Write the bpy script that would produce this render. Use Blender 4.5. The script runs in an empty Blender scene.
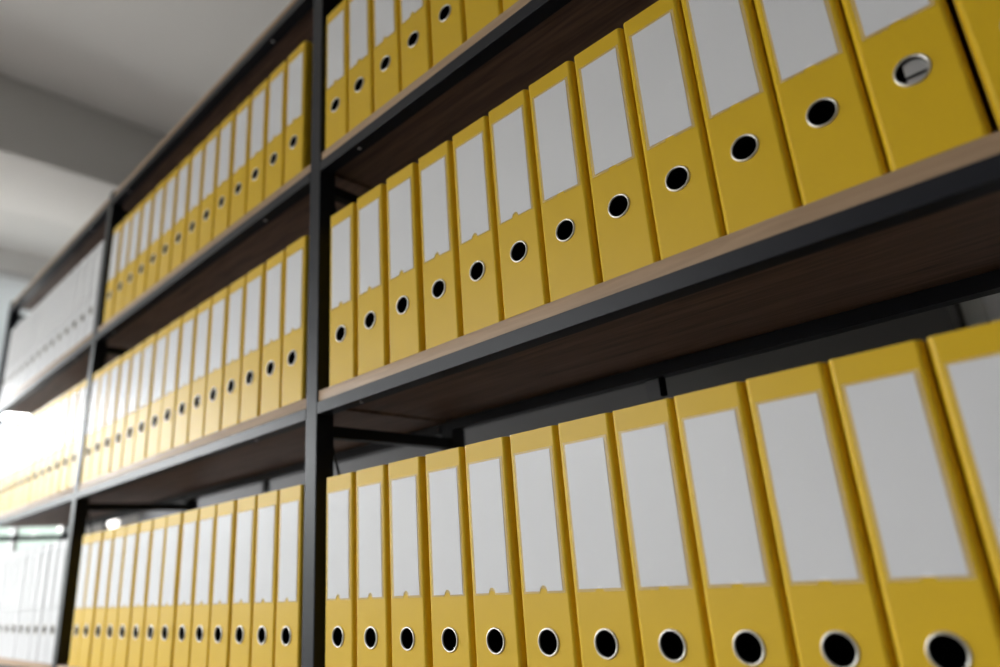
import bpy, bmesh, math, random
from mathutils import Vector, Matrix

random.seed(7)
SC = bpy.context.scene
COL = SC.collection

# ------------------------------------------------------------------ camera
YAW, PITCH, ROLL = 0.7305, 0.3216, -0.0758
CAM = Vector((1.1382, -0.6242, 0.1717))
F_PX = 680.81
fwd = Vector((-math.sin(YAW) * math.cos(PITCH), math.cos(YAW) * math.cos(PITCH), math.sin(PITCH)))
r0 = Vector((math.cos(YAW), math.sin(YAW), 0.0))
u0 = r0.cross(fwd)
right = math.cos(ROLL) * r0 + math.sin(ROLL) * u0
up = -math.sin(ROLL) * r0 + math.cos(ROLL) * u0
cd = bpy.data.cameras.new('camera')
cam = bpy.data.objects.new('camera', cd)
COL.objects.link(cam)
M = Matrix((right, up, -fwd)).transposed().to_4x4()
M.translation = CAM
cam.matrix_world = M
cd.sensor_width = 36.0
cd.lens = F_PX * 36.0 / 1000.0
cd.clip_start = 0.02
cd.dof.use_dof = True
cd.dof.focus_distance = 0.84
cd.dof.aperture_fstop = 1.9
SC.camera = cam

# ------------------------------------------------------------------ world, light, exposure
W = bpy.data.worlds.new('world')
SC.world = W
W.use_nodes = True
nt = W.node_tree
for n in list(nt.nodes):
    nt.nodes.remove(n)
wo = nt.nodes.new('ShaderNodeOutputWorld')
bg = nt.nodes.new('ShaderNodeBackground')
tc = nt.nodes.new('ShaderNodeTexCoord')
sx = nt.nodes.new('ShaderNodeSeparateXYZ')
rp = nt.nodes.new('ShaderNodeValToRGB')
mr = nt.nodes.new('ShaderNodeMapRange')
mr.inputs['From Min'].default_value = -0.25
mr.inputs['From Max'].default_value = 0.25
nt.links.new(tc.outputs['Generated'], sx.inputs[0])
nt.links.new(sx.outputs['Z'], mr.inputs['Value'])
nt.links.new(mr.outputs[0], rp.inputs[0])
rp.color_ramp.elements[0].position = 0.68
rp.color_ramp.elements[0].color = (0.055, 0.066, 0.059, 1)
rp.color_ramp.elements[1].position = 0.90
rp.color_ramp.elements[1].color = (0.98, 0.975, 1.0, 1)
for pos, c in ((0.40, (0.19, 0.185, 0.18)), (0.49, (0.055, 0.066, 0.059))):     # open ground, then a band of trees
    e = rp.color_ramp.elements.new(pos)
    e.color = (*c, 1)
nt.links.new(rp.outputs[0], bg.inputs['Color'])
bg.inputs['Strength'].default_value = 20.0
nt.links.new(bg.outputs[0], wo.inputs[0])

SC.view_settings.view_transform = 'Standard'
SC.view_settings.look = 'None'
SC.view_settings.gamma = 1.0
SC.view_settings.use_curve_mapping = False
SC.view_settings.exposure = 0.12

# ------------------------------------------------------------------ materials
MATS = {}


def mat(name, color, rough=0.5, metal=0.0, spec=0.5, noise=None, bump=None, emit=None):
    m = bpy.data.materials.new(name)
    m.use_nodes = True
    t = m.node_tree
    b = t.nodes['Principled BSDF']
    b.inputs['Base Color'].default_value = (*color, 1)
    b.inputs['Roughness'].default_value = rough
    b.inputs['Metallic'].default_value = metal
    b.inputs['Specular IOR Level'].default_value = spec
    if emit:
        b.inputs['Emission Color'].default_value = (*emit[0], 1)
        b.inputs['Emission Strength'].default_value = emit[1]
    co = t.nodes.new('ShaderNodeTexCoord')
    if noise:      # (scale, darker factor)
        n = t.nodes.new('ShaderNodeTexNoise')
        n.inputs['Scale'].default_value = noise[0]
        n.inputs['Detail'].default_value = 4
        r = t.nodes.new('ShaderNodeValToRGB')
        r.color_ramp.elements[0].position = 0.3
        r.color_ramp.elements[0].color = (*[c * noise[1] for c in color], 1)
        r.color_ramp.elements[1].position = 0.7
        r.color_ramp.elements[1].color = (*color, 1)
        t.links.new(co.outputs['Object'], n.inputs['Vector'])
        t.links.new(n.outputs['Fac'], r.inputs[0])
        t.links.new(r.outputs[0], b.inputs['Base Color'])
    if bump:       # (scale, strength, distance)
        n = t.nodes.new('ShaderNodeTexNoise')
        n.inputs['Scale'].default_value = bump[0]
        n.inputs['Detail'].default_value = 3
        u = t.nodes.new('ShaderNodeBump')
        u.inputs['Strength'].default_value = bump[1]
        u.inputs['Distance'].default_value = bump[2]
        t.links.new(co.outputs['Object'], n.inputs['Vector'])
        t.links.new(n.outputs['Fac'], u.inputs['Height'])
        t.links.new(u.outputs[0], b.inputs['Normal'])
    MATS[name] = m
    return m


def wood(name, c1, c2, rough):
    """grain runs along X"""
    m = mat(name, c1, rough, spec=0.3)
    t = m.node_tree
    b = t.nodes['Principled BSDF']
    co = t.nodes.new('ShaderNodeTexCoord')
    mp = t.nodes.new('ShaderNodeMapping')
    mp.inputs['Scale'].default_value = (2.2, 34, 34)
    n = t.nodes.new('ShaderNodeTexNoise')
    n.inputs['Scale'].default_value = 2.6
    n.inputs['Detail'].default_value = 7
    n.inputs['Distortion'].default_value = 1.2
    n2 = t.nodes.new('ShaderNodeTexNoise')
    n2.inputs['Scale'].default_value = 0.9
    n2.inputs['Detail'].default_value = 3
    ad = t.nodes.new('ShaderNodeMath')
    ad.operation = 'MULTIPLY_ADD'
    ad.inputs[1].default_value = 0.35
    r = t.nodes.new('ShaderNodeValToRGB')
    r.color_ramp.elements[0].position = 0.42
    r.color_ramp.elements[0].color = (*c2, 1)
    r.color_ramp.elements[1].position = 0.85
    r.color_ramp.elements[1].color = (*c1, 1)
    t.links.new(co.outputs['Object'], mp.inputs[0])
    t.links.new(mp.outputs[0], n.inputs['Vector'])
    t.links.new(mp.outputs[0], n2.inputs['Vector'])
    t.links.new(n2.outputs['Fac'], ad.inputs[0])
    t.links.new(n.outputs['Fac'], ad.inputs[2])
    t.links.new(ad.outputs[0], r.inputs[0])
    t.links.new(r.outputs[0], b.inputs['Base Color'])
    u = t.nodes.new('ShaderNodeBump')
    u.inputs['Strength'].default_value = 0.12
    u.inputs['Distance'].default_value = 0.0006
    t.links.new(n.outputs['Fac'], u.inputs['Height'])
    t.links.new(u.outputs[0], b.inputs['Normal'])
    return m


mat('yellow_cover', (0.75, 0.475, 0.011), 0.42, spec=0.34, noise=(9, 0.95), bump=(900, 0.10, 0.0003))
mat('white_cover', (0.66, 0.66, 0.675), 0.42, spec=0.34, bump=(900, 0.10, 0.0003))
mat('cover_lining', (0.12, 0.12, 0.13), 0.6)
mat('paper', (0.86, 0.86, 0.88), 0.48, spec=0.5, noise=(30, 0.985))
mat('chrome', (0.72, 0.69, 0.63), 0.36, metal=1.0)
mat('steel', (0.62, 0.62, 0.63), 0.35, metal=1.0)
mat('dark_steel', (0.16, 0.16, 0.17), 0.45, metal=1.0)
mat('black_plastic_hole_shade', (0.003, 0.003, 0.003), 0.7, spec=0.03)  # black small parts; in the finger holes it paints the inner shade
mat('frame_metal', (0.010, 0.011, 0.016), 0.40, spec=0.28, bump=(500, 0.08, 0.0003))
wood('walnut_board', (0.26, 0.165, 0.122), (0.11, 0.068, 0.052), 0.55)
wood('oak_edge', (0.47, 0.32, 0.20), (0.33, 0.215, 0.13), 0.5)
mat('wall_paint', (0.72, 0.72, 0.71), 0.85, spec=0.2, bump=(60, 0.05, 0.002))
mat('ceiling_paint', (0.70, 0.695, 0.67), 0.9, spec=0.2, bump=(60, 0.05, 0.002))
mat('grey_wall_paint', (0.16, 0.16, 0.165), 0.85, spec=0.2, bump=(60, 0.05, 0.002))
mat('window_paint', (0.62, 0.63, 0.63), 0.5)
mat('dark_gasket', (0.01, 0.02, 0.018), 0.5)
mat('floor_finish', (0.16, 0.135, 0.12), 0.5, noise=(3, 0.88))
mat('dark_laminate', (0.075, 0.073, 0.072), 0.55, noise=(4, 0.92))
mat('door_paint', (0.84, 0.85, 0.87), 0.5)
mat('trim_paint', (0.60, 0.61, 0.58), 0.6)
mat('lamp_glass', (0.92, 0.92, 0.90), 0.3, emit=((1.0, 0.97, 0.92), 3.0))
mat('cord_black', (0.02, 0.02, 0.02), 0.6)


def film_mat():
    m = bpy.data.materials.new('clear_film')
    m.use_nodes = True
    t = m.node_tree
    for n in list(t.nodes):
        t.nodes.remove(n)
    o = t.nodes.new('ShaderNodeOutputMaterial')
    tr = t.nodes.new('ShaderNodeBsdfTransparent')
    b = t.nodes.new('ShaderNodeBsdfPrincipled')
    b.inputs['Base Color'].default_value = (0.80, 0.80, 0.80, 1)
    b.inputs['Roughness'].default_value = 0.30
    mx = t.nodes.new('ShaderNodeMixShader')
    mx.inputs[0].default_value = 0.24
    t.links.new(tr.outputs[0], mx.inputs[1])
    t.links.new(b.outputs[0], mx.inputs[2])
    t.links.new(mx.outputs[0], o.inputs[0])
    MATS['clear_film'] = m


def glass_mat():
    m = bpy.data.materials.new('window_glass')
    m.use_nodes = True
    t = m.node_tree
    for n in list(t.nodes):
        t.nodes.remove(n)
    o = t.nodes.new('ShaderNodeOutputMaterial')
    tr = t.nodes.new('ShaderNodeBsdfTransparent')
    tr.inputs[0].default_value = (0.96, 0.97, 0.965, 1)
    g = t.nodes.new('ShaderNodeBsdfGlossy')
    g.inputs['Roughness'].default_value = 0.02
    mx = t.nodes.new('ShaderNodeMixShader')
    mx.inputs[0].default_value = 0.05
    t.links.new(tr.outputs[0], mx.inputs[1])
    t.links.new(g.outputs[0], mx.inputs[2])
    t.links.new(mx.outputs[0], o.inputs[0])
    MATS['window_glass'] = m


def blind_mat():
    m = bpy.data.materials.new('blind_fabric')
    m.use_nodes = True
    t = m.node_tree
    for n in list(t.nodes):
        t.nodes.remove(n)
    o = t.nodes.new('ShaderNodeOutputMaterial')
    a = t.nodes.new('ShaderNodeBsdfDiffuse')
    a.inputs[0].default_value = (0.80, 0.82, 0.83, 1)
    b = t.nodes.new('ShaderNodeBsdfTranslucent')
    b.inputs[0].default_value = (0.80, 0.84, 0.86, 1)
    mx = t.nodes.new('ShaderNodeMixShader')
    mx.inputs[0].default_value = 0.16
    t.links.new(a.outputs[0], mx.inputs[1])
    t.links.new(b.outputs[0], mx.inputs[2])
    t.links.new(mx.outputs[0], o.inputs[0])
    MATS['blind_fabric'] = m


film_mat()
glass_mat()
blind_mat()

# ------------------------------------------------------------------ mesh helpers


def mesh_of(bm, name, mname, smooth=None):
    bmesh.ops.recalc_face_normals(bm, faces=bm.faces)
    me = bpy.data.meshes.new(name)
    bm.to_mesh(me)
    bm.free()
    me.materials.append(MATS[mname])
    if smooth is not None:
        for p in me.polygons:
            p.use_smooth = True
        me.set_sharp_from_angle(angle=math.radians(smooth))
    return me


def link(name, me, parent=None, loc=(0, 0, 0)):
    o = bpy.data.objects.new(name, me)
    COL.objects.link(o)
    o.location = loc
    if parent:
        o.parent = parent
    return o


def box_bm(x0, x1, y0, y1, z0, z1, bev=0.0, bm=None):
    bm = bm or bmesh.new()
    r = bmesh.ops.create_cube(bm, size=1.0)
    for v in r['verts']:
        v.co = Vector(((x0 + x1) / 2 + v.co.x * (x1 - x0), (y0 + y1) / 2 + v.co.y * (y1 - y0),
                       (z0 + z1) / 2 + v.co.z * (z1 - z0)))
    if bev:
        ed = list({e for v in r['verts'] for e in v.link_edges})
        bmesh.ops.bevel(bm, geom=ed, offset=bev, segments=2, affect='EDGES', profile=0.5)
    return bm


def box(name, mname, b, parent=None, bev=0.0):
    return link(name, mesh_of(box_bm(*b, bev=bev), name, mname, 40 if bev else None), parent)


def prism_bm(pts, z0, z1):
    bm = bmesh.new()
    lo = [bm.verts.new((x, y, z0)) for x, y in pts]
    hi = [bm.verts.new((x, y, z1)) for x, y in pts]
    n = len(pts)
    bm.faces.new(lo[::-1])
    bm.faces.new(hi)
    for i in range(n):
        j = (i + 1) % n
        bm.faces.new((lo[i], lo[j], hi[j], hi[i]))
    return bm


def tube_bm(a, b, r, seg=12, bm=None):
    bm = bm or bmesh.new()
    a, b = Vector(a), Vector(b)
    d = b - a
    res = bmesh.ops.create_cone(bm, cap_ends=True, segments=seg, radius1=r, radius2=r, depth=d.length)
    mtx = Matrix.Translation((a + b) / 2) @ d.to_track_quat('Z', 'Y').to_matrix().to_4x4()
    bmesh.ops.transform(bm, matrix=mtx, verts=res['verts'])
    return bm


def lathe_bm(prof, axis='Y', seg=32, closed=False, center=(0, 0, 0), bm=None):
    """prof: list of (radius, along)"""
    bm = bm or bmesh.new()
    rings = []
    for r, a in prof:
        ring = []
        for k in range(seg):
            th = 2 * math.pi * k / seg
            c, s = r * math.cos(th), r * math.sin(th)
            v = (c, a, s) if axis == 'Y' else (c, s, a)
            ring.append(bm.verts.new(Vector(v) + Vector(center)))
        rings.append(ring)
    m = len(rings)
    for i in range(m if closed else m - 1):
        A, B = rings[i], rings[(i + 1) % m]
        for k in range(seg):
            l = (k + 1) % seg
            bm.faces.new((A[k], A[l], B[l], B[k]))
    if not closed:
        bm.faces.new(rings[0])
        bm.faces.new(rings[-1])
    return bm


def thing(name, loc, label, cat, group=None):
    o = bpy.data.objects.new(name, None)
    COL.objects.link(o)
    o.location = loc
    o['label'] = label
    o['category'] = cat
    if group:
        o['group'] = group
    return o


def structure(o, label, cat):
    o['kind'] = 'structure'
    o['label'] = label
    o['category'] = cat
    return o


# ------------------------------------------------------------------ the room
FLOOR, CEIL = -1.03, 3.00
XW, XR, YB, YF = -5.44, 5.5, 1.75, -5.0      # window wall, right wall, back wall, front wall
WY0, WY1, WZ0, WZ1 = -4.60, 1.27, -0.19, 2.821   # window opening
structure(box('floor', 'floor_finish', (XW - .2, XR + .2, YF - .2, YB + .2, FLOOR - .1, FLOOR)), 'light grey floor below the shelving', 'floor')
structure(box('ceiling', 'ceiling_paint', (XW - .2, XR + .2, YF - .2, YB + .2, CEIL, CEIL + .1)), 'plain grey-white painted ceiling above the shelving', 'ceiling')
structure(box('trim_1', 'ceiling_paint', (-3.68, -2.98, YF, YB, 2.518, CEIL), bev=0.004), 'broad painted beam dropping below the ceiling', 'beam')
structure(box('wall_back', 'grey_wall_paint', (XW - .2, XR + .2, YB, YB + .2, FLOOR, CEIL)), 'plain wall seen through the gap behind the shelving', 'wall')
FX0, FX1, FZ0, FZ1 = -4.8, -1.75, 0.0, 2.3     # opening of the second window
bm = box_bm(XW - .2, FX0, YF - .2, YF, FLOOR, CEIL)
box_bm(FX1, XR + .2, YF - .2, YF, FLOOR, CEIL, bm=bm)
box_bm(FX0, FX1, YF - .2, YF, FLOOR, FZ0, bm=bm)
box_bm(FX0, FX1, YF - .2, YF, FZ1, CEIL, bm=bm)
structure(link('wall_front', mesh_of(bm, 'wall_front', 'wall_paint')), 'plain painted wall facing the shelving', 'wall')
structure(box('wall_right', 'wall_paint', (XR, XR + .2, YF, YB, FLOOR, CEIL)), 'plain painted wall at the dim end of the room', 'wall')
bm = box_bm(XW - .2, XW, YF, YB, WZ1, CEIL)
box_bm(XW - .2, XW, YF, YB, FLOOR, WZ0, bm=bm)
box_bm(XW - .2, XW, YF, WY0, WZ0, WZ1, bm=bm)
box_bm(XW - .2, XW, WY1, YB, WZ0, WZ1, bm=bm)
structure(link('wall_left', mesh_of(bm, 'wall_left', 'wall_paint')), 'painted wall around the bright window at the far end', 'wall')

win = thing('window_1', (XW, 0, WZ0), 'wide bright window with slim frames beyond the shelving end', 'window')
win['kind'] = 'structure'
OFF = Vector((XW, 0, WZ0))


def wbox(name, mname, b, bev=0.0, parent=win):
    me = mesh_of(box_bm(b[0], b[1], b[2], b[3], b[4] - WZ0, b[5] - WZ0, bev=bev), name, mname, 40 if bev else None)
    return link(name, me, parent)


XO = -0.12    # frame set back in the wall
FD = (XO - .03, XO + .03)
wbox('head_frame', 'window_paint', (*FD, WY0, WY1, WZ1 - .05, WZ1), .003)
wbox('sill_frame', 'window_paint', (*FD, WY0, WY1, WZ0, WZ0 + .05), .003)
ys = [WY0 + .025, -3.26, -1.88, -0.50, 0.87, WY1 - .025]
for y in ys:
    wbox('mullion', 'window_paint', (*FD, y - .022, y + .022, WZ0 + .05, WZ1 - .05), .003)
TZ = 0.628
for a, b in zip(ys[:-1], ys[1:]):
    wbox('transom', 'dark_gasket', (*FD, a + .022, b - .022, TZ - .012, TZ + .012), .002)
    for z0, z1 in ((WZ0 + .05, TZ - .012), (TZ + .012, WZ1 - .05)):
        wbox('pane', 'window_glass', (XO - .003, XO + .003, a + .022, b - .022, z0, z1))

for i, (a, b) in enumerate(zip(ys[:-1], ys[1:])):
    o = thing('roller_blind', (XW - .05, (a + b) / 2, WZ1 - .03), 'pale roller blind half lowered over %s pane of the window' % ['the first', 'the second', 'the third', 'the fourth', 'the rearmost'][i], 'blind', 'roller blinds on the window')
    hw_ = (b - a) / 2 - .012
    link('fabric', mesh_of(box_bm(-.001, .001, -hw_, hw_, -1.0, 0), 'fabric', 'blind_fabric'), o)
    link('roller', mesh_of(tube_bm((0, -hw_, .008), (0, hw_, .008), .020, 14), 'roller', 'window_paint', 40), o)
    link('bottom_bar', mesh_of(box_bm(-.006, .006, -hw_, hw_, -1.025, -1.0, bev=.003), 'bottom_bar', 'window_paint', 40), o)

win2 = thing('window_2', (0, YF, 0), 'white framed window in the wall opposite the shelving', 'window')
win2['kind'] = 'structure'
for nm, mn, b in [('head_frame', 'window_paint', (FX0, FX1, FZ1 - .05, FZ1)), ('sill_frame', 'window_paint', (FX0, FX1, FZ0, FZ0 + .05))] + \
        [('mullion', 'window_paint', (x - .022, x + .022, FZ0 + .05, FZ1 - .05)) for x in (FX0 + .022, (FX0 + FX1) / 2, FX1 - .022)]:
    link(nm, mesh_of(box_bm(b[0], b[1], -.15, -.09, b[2], b[3], bev=.003), nm, mn, 40), win2)
for a, b in ((FX0 + .044, (FX0 + FX1) / 2 - .022), ((FX0 + FX1) / 2 + .022, FX1 - .044)):
    link('pane', mesh_of(box_bm(a, b, -.123, -.117, FZ0 + .05, FZ1 - .05), 'pane', 'window_glass'), win2)


def portal(w, h, loc, inward):
    p_ = bpy.data.lights.new('window_portal', 'AREA')
    p_.shape = 'RECTANGLE'
    p_.size, p_.size_y = w, h
    p_.cycles.is_portal = True
    q_ = bpy.data.objects.new('window_portal', p_)
    COL.objects.link(q_)
    q_.matrix_world = Matrix.Translation(loc) @ (-Vector(inward)).to_track_quat('Z', 'Y').to_matrix().to_4x4()


# sky portal in the window opening: guides sampling of the sky, adds no light of its own
portal(WY1 - WY0, WZ1 - WZ0, (XW - .19, (WY0 + WY1) / 2, (WZ0 + WZ1) / 2), (1, 0, 0))
portal(FX1 - FX0, FZ1 - FZ0, ((FX0 + FX1) / 2, YF - .19, (FZ0 + FZ1) / 2), (0, 1, 0))

# ------------------------------------------------------------------ shelving rack
POSTS = [-2.276, -1.0675, 0.1413, 1.350]
HW = 0.01725
LEV = [1.402, 0.9345, 0.4668, -0.0005, -0.468, -0.935]
DZ = {0: [-.008, -.006, -.004, -.001, 0, 0], 1: [-.008, -.006, -.004, -.001, 0, 0], 2: [0] * 6}
YP0, YP1, YR0, YR1 = -0.004, 0.030, 0.306, 0.340
WT, BH = 0.019, 0.021
rack = thing('shelving_rack', (0, 0, FLOOR), 'long black metal shelving rack with brown wooden shelves full of binders', 'shelving')


def rpart(name, bm, mname, smooth=None, parent=rack):
    bmesh.ops.translate(bm, verts=bm.verts, vec=(0, 0, -FLOOR))
    return link(name, mesh_of(bm, name, mname, smooth), parent)


for x in POSTS:
    rpart('post', box_bm(x - HW, x + HW, YP0, YP1, FLOOR, LEV[0] + .002, bev=.002), 'frame_metal')
    rpart('post', box_bm(x - HW, x + HW, YR0, YR1, FLOOR, LEV[0] + .002, bev=.002), 'frame_metal')
    for lv in LEV:
        rpart('side_rail', box_bm(x - .010, x + .010, YP1, YR0, lv - .076, lv - .056, bev=.0008), 'frame_metal')
    for k in (0, 1, 2):
        rpart('brace', tube_bm((x, .034, LEV[k] - .076), (x, .150, LEV[k + 1] + .001), .0022, 8), 'frame_metal')
for b in range(3):
    xa, xb = POSTS[b], POSTS[b + 1]
    for k, lv in enumerate(LEV):
        z = lv + DZ[b][k]
        g = HW + .0004
        pts = [(xa + g, .0005), (xb - g, .0005), (xb - g, YP1 + .0005), (xb - .0015, YP1 + .0005), (xb - .0015, YR0 - .0005),
               (xb - g, YR0 - .0005), (xb - g, .331), (xa + g, .331), (xa + g, YR0 - .0005), (xa + .0015, YR0 - .0005),
               (xa + .0015, YP1 + .0005), (xa + g, YP1 + .0005)]
        bd = rpart('shelf_board', prism_bm(pts, z - WT, z), 'walnut_board', None)
        rpart('edge_band', box_bm(xa + g, xb - g, -.0012, .0005, z - WT, z - .0003, bev=.0004), 'oak_edge', 40, bd)
        rpart('front_beam', box_bm(xa + HW, xb - HW, YP0, .021, z - WT - .0008 - BH, z - WT - .0008, bev=.0008), 'frame_metal')
        rpart('rear_beam', box_bm(xa + HW, xb - HW, .304, .328, z - WT - .0008 - BH, z - WT - .0008, bev=.0008), 'frame_metal')
        if k < 4:
            zb = z - WT - .0008 - BH
            for dx in (.125, 1.0):
                rpart('screw', lathe_bm([(.0035, 0), (.0035, -.0012), (.0022, -.002)], 'Z', 10, center=(xa + dx, .009, zb)), 'steel')
            # small bracket hanging from the rear beam
            xm = xa + .472
            br = rpart('beam_bracket', box_bm(xm - .016, xm + .010, .316, .319, zb - .032, zb, bev=.0008), 'dark_steel')
            rpart('bolt', box_bm(xm + .010, xm + .019, .312, .321, zb - .030, zb, bev=.0015), 'black_plastic_hole_shade', 40, br)

# ------------------------------------------------------------------ binders
H, DEP = 0.318, 0.285
HB, RX, RY, TH = 0.0376, 0.0056, 0.0095, 0.0022
HZ, HR = 0.0842, 0.0128


def cover_mesh(name, mname):
    bm = bmesh.new()
    # outer profile from back left round the spine to back right
    fl = HB - RX
    arc = []
    for k in range(7):
        t = math.pi / 2 * k / 6
        arc.append((-fl - RX * math.cos(t), RY - RY * math.sin(t)))
    left = [(-HB, DEP)] + arc                                    # ends at (-fl, 0)
    inner_fl = fl - .001
    li = [(-HB + TH, DEP)] + [(-inner_fl - (RX - TH + .001) * math.cos(math.pi / 2 * k / 6), RY - (RY - TH) * math.sin(math.pi / 2 * k / 6)) for k in range(7)]

    def strip(pts, sgn):
        lo = [bm.verts.new((sgn * x, y, 0)) for x, y in pts]
        hi = [bm.verts.new((sgn * x, y, H)) for x, y in pts]
        for i in range(len(pts) - 1):
            bm.faces.new((lo[i], lo[i + 1], hi[i + 1], hi[i]))
        return lo, hi
    lo1, hi1 = strip(left, 1)
    lo2, hi2 = strip(left, -1)
    lo3, hi3 = strip(li, 1)
    lo4, hi4 = strip(li, -1)
    for A, B in ((lo1, lo3), (hi1, hi3), (lo2, lo4), (hi2, hi4)):
        for i in range(len(A) - 1):
            bm.faces.new((A[i], A[i + 1], B[i + 1], B[i]))
    for a, b, c, d in ((lo1[0], hi1[0], hi3[0], lo3[0]), (lo2[0], hi2[0], hi4[0], lo4[0])):
        bm.faces.new((a, b, c, d))
    # front and inner spine plates with the round finger hole
    rings = []
    for y, f_, A, B in ((0.0, fl, (lo1[-1], hi1[-1]), (lo2[-1], hi2[-1])), (TH, inner_fl, (lo3[-1], hi3[-1]), (lo4[-1], hi4[-1]))):
        n = 28
        ring = [bm.verts.new((HR * math.cos(2 * math.pi * k / n + math.pi / 4), y, HZ + HR * math.sin(2 * math.pi * k / n + math.pi / 4))) for k in range(n)]
        z0, z1 = HZ - .03, HZ + .03
        TR = bm.verts.new((f_, y, z1)); TL = bm.verts.new((-f_, y, z1))
        BL = bm.verts.new((-f_, y, z0)); BR = bm.verts.new((f_, y, z0))
        q = n // 4
        cs = [TR, TL, BL, BR]
        for s in range(4):
            seg = [ring[(s * q + k) % n] for k in range(q + 1)]
            c0, c1 = cs[s], cs[(s + 1) % 4]
            m = q // 2
            for k in range(q):
                bm.faces.new((seg[k], seg[k + 1], c0 if k < m else c1))
            bm.faces.new((c0, seg[m], c1))
        bm.faces.new((TL, TR, B[1], A[1]))
        bm.faces.new((A[0], B[0], BR, BL))
        rings.append(ring)
        # left / right slivers joining the plate to the folded strips
        bm.faces.new((A[1], A[0], BL, TL))
        bm.faces.new((B[0], B[1], TR, BR))
    R1, R2 = rings
    for k in range(len(R1)):
        l = (k + 1) % len(R1)
        bm.faces.new((R1[k], R1[l], R2[l], R2[k]))
    # top and bottom edges of the spine board
    bm.faces.new((hi1[-1], hi2[-1], hi4[-1], hi3[-1]))
    bm.faces.new((lo1[-1], lo2[-1], lo4[-1], lo3[-1]))
    return mesh_of(bm, name, mname, 35)


def pocket_mesh():
    x0, x1, z0, z1 = -.0292, .0304, .1342, .2945
    pts = [(x0, z0)]
    for k in range(9):
        t = math.pi * k / 8
        pts.append((-.0005 - .0058 * math.cos(t), z0 + .0052 * math.sin(t)))
    pts += [(x1, z0), (x1, z1), (x0, z1)]
    bm = bmesh.new()
    fr = [bm.verts.new((x, -.0011, z)) for x, z in pts]
    bk = [bm.verts.new((x, -.0001, z)) for x, z in pts]
    bm.faces.new(fr)
    for i in range(len(pts)):
        j = (i + 1) % len(pts)
        bm.faces.new((fr[i], fr[j], bk[j], bk[i]))
    return mesh_of(bm, 'label_pocket', 'clear_film')


ME_Y = cover_mesh('cover', 'yellow_cover')
ME_W = cover_mesh('cover', 'white_cover')
def label_mesh(a, b, c, notch):
    x0, x1, z0, z1 = -.0262 + a, .0262 + b, .1366 + c, .2920
    pts = [(x0, z0)]
    if notch:
        pts += [(-.0005 - .0056 * math.cos(math.pi * k / 8), z0 + .0062 * math.sin(math.pi * k / 8)) for k in range(9)]
    pts += [(x1, z0), (x1, z1), (x0, z1)]
    bm = bmesh.new()
    fr = [bm.verts.new((x, -.0008, z)) for x, z in pts]
    bk = [bm.verts.new((x, -.0003, z)) for x, z in pts]
    bm.faces.new(fr)
    bm.faces.new(bk[::-1])
    for k in range(len(pts)):
        l = (k + 1) % len(pts)
        bm.faces.new((fr[k], fr[l], bk[l], bk[k]))
    return mesh_of(bm, 'label_card', 'paper')


ME_LABEL = [label_mesh(a, b, c, n) for a, b, c, n in ((0, 0, 0, 1), (.0006, .0004, .0006, 1), (-.0008, .0, .0, 1), (0, .001, -.0004, 1),
                                                      (0, 0, .0008, 0), (.0006, .0004, .0012, 0), (-.0008, 0, .0008, 0))]
ME_POCK = pocket_mesh()
ME_RING = mesh_of(lathe_bm([(.0126, .0002), (.0126, -.0008), (.0130, -.0016), (.0138, -.0018), (.0146, -.0012), (.0149, -.0001), (.0140, .0004)], 'Y', 36, closed=True, center=(0, 0, HZ)), 'finger_ring', 'chrome', 60)
ME_HOLE = mesh_of(lathe_bm([(.01255, .0003), (.01255, .030)], 'Y', 28, center=(0, 0, HZ)), 'finger_hole', 'black_plastic_hole_shade', 35)
# black cup painted in for the shade inside the hole: remove the mouth face
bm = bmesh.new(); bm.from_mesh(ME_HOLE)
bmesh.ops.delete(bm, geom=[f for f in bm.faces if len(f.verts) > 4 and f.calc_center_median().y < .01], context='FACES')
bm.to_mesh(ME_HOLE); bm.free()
ME_PAGE = mesh_of(box_bm(-.024, .024, .055, .275, .004, .302), 'paper_stack', 'paper')

ORD = ['first', 'second', 'third', 'fourth', 'fifth', 'sixth', 'seventh', 'eighth', 'ninth', 'tenth', 'eleventh', 'twelfth', 'thirteenth', 'fourteenth', 'fifteenth', 'sixteenth']
ROWN = {1: 'top', 2: 'middle', 3: 'bottom'}


def binder(x, z, white, label, group, dy=0.0, rz=0.0, notch=True):
    o = thing('ring_binder', (x, dy, z + .0002), label, 'binder', group)
    o.rotation_euler.z = rz
    link('cover', ME_W if white else ME_Y, o)
    link('label_card', random.choice(ME_LABEL[:4] if notch else ME_LABEL[4:]), o)
    link('label_pocket', ME_POCK, o)
    link('finger_ring', ME_RING, o)
    link('finger_hole', ME_HOLE, o)
    link('paper_stack', ME_PAGE, o)
    return o


def spaced(xs, pitch=0.0761, sgn=1):
    out = [xs[0]]
    for x in xs[1:]:
        out.append(max(x, out[-1] + pitch) if sgn > 0 else min(x, out[-1] - pitch))
    return out


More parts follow.
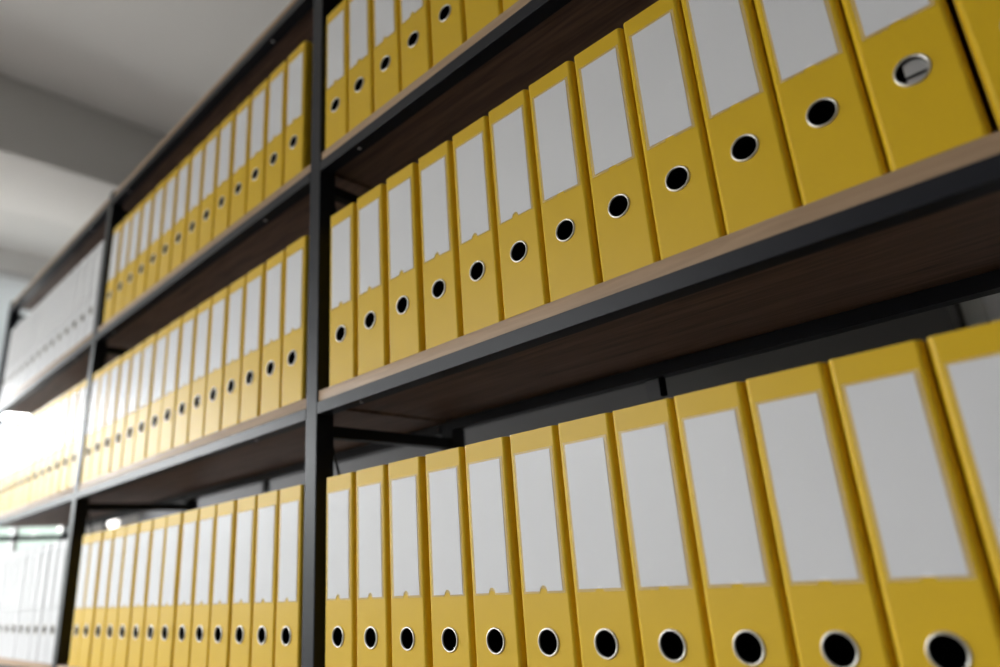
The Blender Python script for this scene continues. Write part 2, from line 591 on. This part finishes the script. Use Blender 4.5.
R3 = [.2171, .2969, .3758, .4576, .5366, .6154, .6921, .7679, .8446, .9212, .9979, 1.0755, 1.153, 1.2305]
R2 = [.2223, .3033, .3856, .4664, .5459, .6232, .6998, .7780, .8546, .9310, 1.0075, 1.0845, 1.1645, 1.2425]
R1 = [.2025, .2794, .3562, .4338, .5127, .5905, .6675] + [.6675 + .0775 * k for k in range(1, 9)]
blend = lambda m, a, b: [.5 * v + .5 * (a + b * i) for i, v in enumerate(m)]
M3 = blend([.0705, -.0046, -.0811, -.1589, -.2355, -.3125, -.392, -.4649, -.5448, -.6213, -.6985, -.7805, -.8607, -.935], .0738, -.0775)
M2 = blend([.0709, -.0077, -.0892, -.1668, -.2445, -.3202, -.3996, -.4685, -.5475, -.6281, -.6998, -.7871, -.8564, -.9323, -1.0060], .0690, -.0769)
M1 = blend([.0525, -.0265, -.1053, -.1831, -.2607, -.3393, -.416, -.4979, -.5813, -.6542, -.7401, -.8188, -.8963, -.9828], .0554, -.0794)
L3 = [-1.1274 - .0771 * k for k in range(15)]
L2 = [-1.1300 - .0772 * k for k in range(14)]
L1 = [-1.1446 - .0786 * k for k in range(14)]

for bay, rows in ((2, {1: R1, 2: R2, 3: R3}), (1, {1: M1, 2: M2, 3: M3}), (0, {1: L1, 2: L2, 3: L3})):
    for row, xs in rows.items():
        xs = spaced(xs, sgn=1 if bay == 2 else -1)
        z = LEV[row] + DZ[bay][row]
        for i, x in enumerate(xs):
            white = bay == 0 and row != 2
            colr = 'white' if white else 'yellow'
            side = ('right of the near black post' if bay == 2 else 'left of the near black post' if bay == 1 else 'left of the far post')
            lab = f'{colr} binder with white spine label, {ORD[i]} {side}, {ROWN[row]} row'
            if bay == 2 and row == 2 and i == 11:
                lab = 'yellow binder with grey metal lever showing in its finger hole'
            o = binder(x, z, white, lab, f'{colr} binders on the shelving', random.uniform(-.0006, .0010), math.radians(random.uniform(-.12, .12)), not (bay == 2 and i > 5))
            if bay == 2 and row == 2 and i == 11:
                bm = bmesh.new()
                pts = [(.0118 * math.cos(t), .0118 * math.sin(t)) for t in [math.radians(a) for a in range(-100, 101, 10)]]
                pts = [(max(px, -.0062), pz) for px, pz in pts] + [(-.0062, .0100), (-.0062, -.0100)]
                vs = [bm.verts.new((px, .0030, HZ + pz)) for px, pz in pts]
                bm.faces.new(vs)
                vb = [bm.verts.new((px, .0050, HZ + pz)) for px, pz in pts]
                for a in range(len(pts)):
                    c = (a + 1) % len(pts)
                    bm.faces.new((vs[a], vs[c], vb[c], vb[a]))
                lv = link('lever', mesh_of(bm, 'lever', 'steel'), o)
                lv['label'] = 'grey metal lever plate inside the finger hole'
                bb = box_bm(-.0100, .0112, .0018, .0029, HZ - .0052, HZ - .0032)
                link('lever_bar', mesh_of(bb, 'lever_bar', 'black_plastic_hole_shade'), lv)

# ------------------------------------------------------------------ things behind the rack
wd = thing('wardrobe', (.02, YB, FLOOR), 'dark grey cabinet standing against the wall behind the shelving', 'cabinet')
WX0, WX1 = -0.05, 0.868
def wp(name, mname, b, bev=.002, parent=wd):
    me = mesh_of(box_bm(b[0] - .02, b[1] - .02, b[2] - YB, b[3] - YB, b[4] - FLOOR, b[5] - FLOOR, bev=bev), name, mname, 40)
    return link(name, me, parent)
wp('body', 'dark_laminate', (WX0, WX1, YB - .22, YB - .002, FLOOR, 1.10))
d = wp('door', 'dark_laminate', (WX0 + .002, WX1 - .002, YB - .242, YB - .222, FLOOR + .08, 1.098))
wp('handle', 'steel', (WX1 - .066, WX1 - .054, YB - .270, YB - .243, .0, .14), .003, d)
dr = thing('door_1', (1.4, YB, FLOOR), 'pale door with grey frame in the back wall', 'door')
dr['kind'] = 'structure'
def dp(name, mname, b, bev=.002, parent=dr):
    me = mesh_of(box_bm(b[0] - 1.4, b[1] - 1.4, b[2] - YB, b[3] - YB, b[4] - FLOOR, b[5] - FLOOR, bev=bev), name, mname, 40)
    return link(name, me, parent)
dp('door_frame', 'trim_paint', (.876, .931, YB - .05, YB - .001, FLOOR, 1.07))
dp('door_frame', 'trim_paint', (1.815, 1.87, YB - .05, YB - .001, FLOOR, 1.07))
dp('door_frame', 'trim_paint', (.876, 1.87, YB - .05, YB - .001, 1.07, 1.13))
lf = dp('door_leaf', 'door_paint', (.933, 1.813, YB - .035, YB - .001, FLOOR + .005, 1.068))
dp('handle', 'steel', (1.70, 1.78, YB - .075, YB - .036, -.02, 0.005), .004, lf)

for (x, y, z), lab in (((-4.84, 1.35, .668), 'small white globe bulb hanging behind the bottom row yellow binders'),
                       ((-5.15, 1.10, .668), 'small white globe bulb hanging close to the window behind far post')):
    o = thing('pendant_lamp', (x, y, CEIL), lab, 'lamp', 'globe pendants by the window')
    prof = [(.002, .042)] + [(0.036 * math.sin(math.pi * k / 12), 0.036 * math.cos(math.pi * k / 12)) for k in range(1, 12)] + [(.002, -.036)]
    link('globe', mesh_of(lathe_bm(prof, 'Z', 20, center=(0, 0, z - CEIL)), 'globe', 'lamp_glass', 60), o)
    link('socket', mesh_of(lathe_bm([(.015, .034), (.018, .044), (.018, .095), (.006, .105)], 'Z', 16, center=(0, 0, z - CEIL)), 'socket', 'cord_black', 40), o)
    link('cord', mesh_of(tube_bm((0, 0, z - CEIL + .105), (0, 0, -.02), .003, 8), 'cord', 'cord_black', 40), o)
    link('ceiling_cap', mesh_of(lathe_bm([(.012, -.03), (.045, -.012), (.045, 0)], 'Z', 20), 'ceiling_cap', 'cord_black', 40), o)
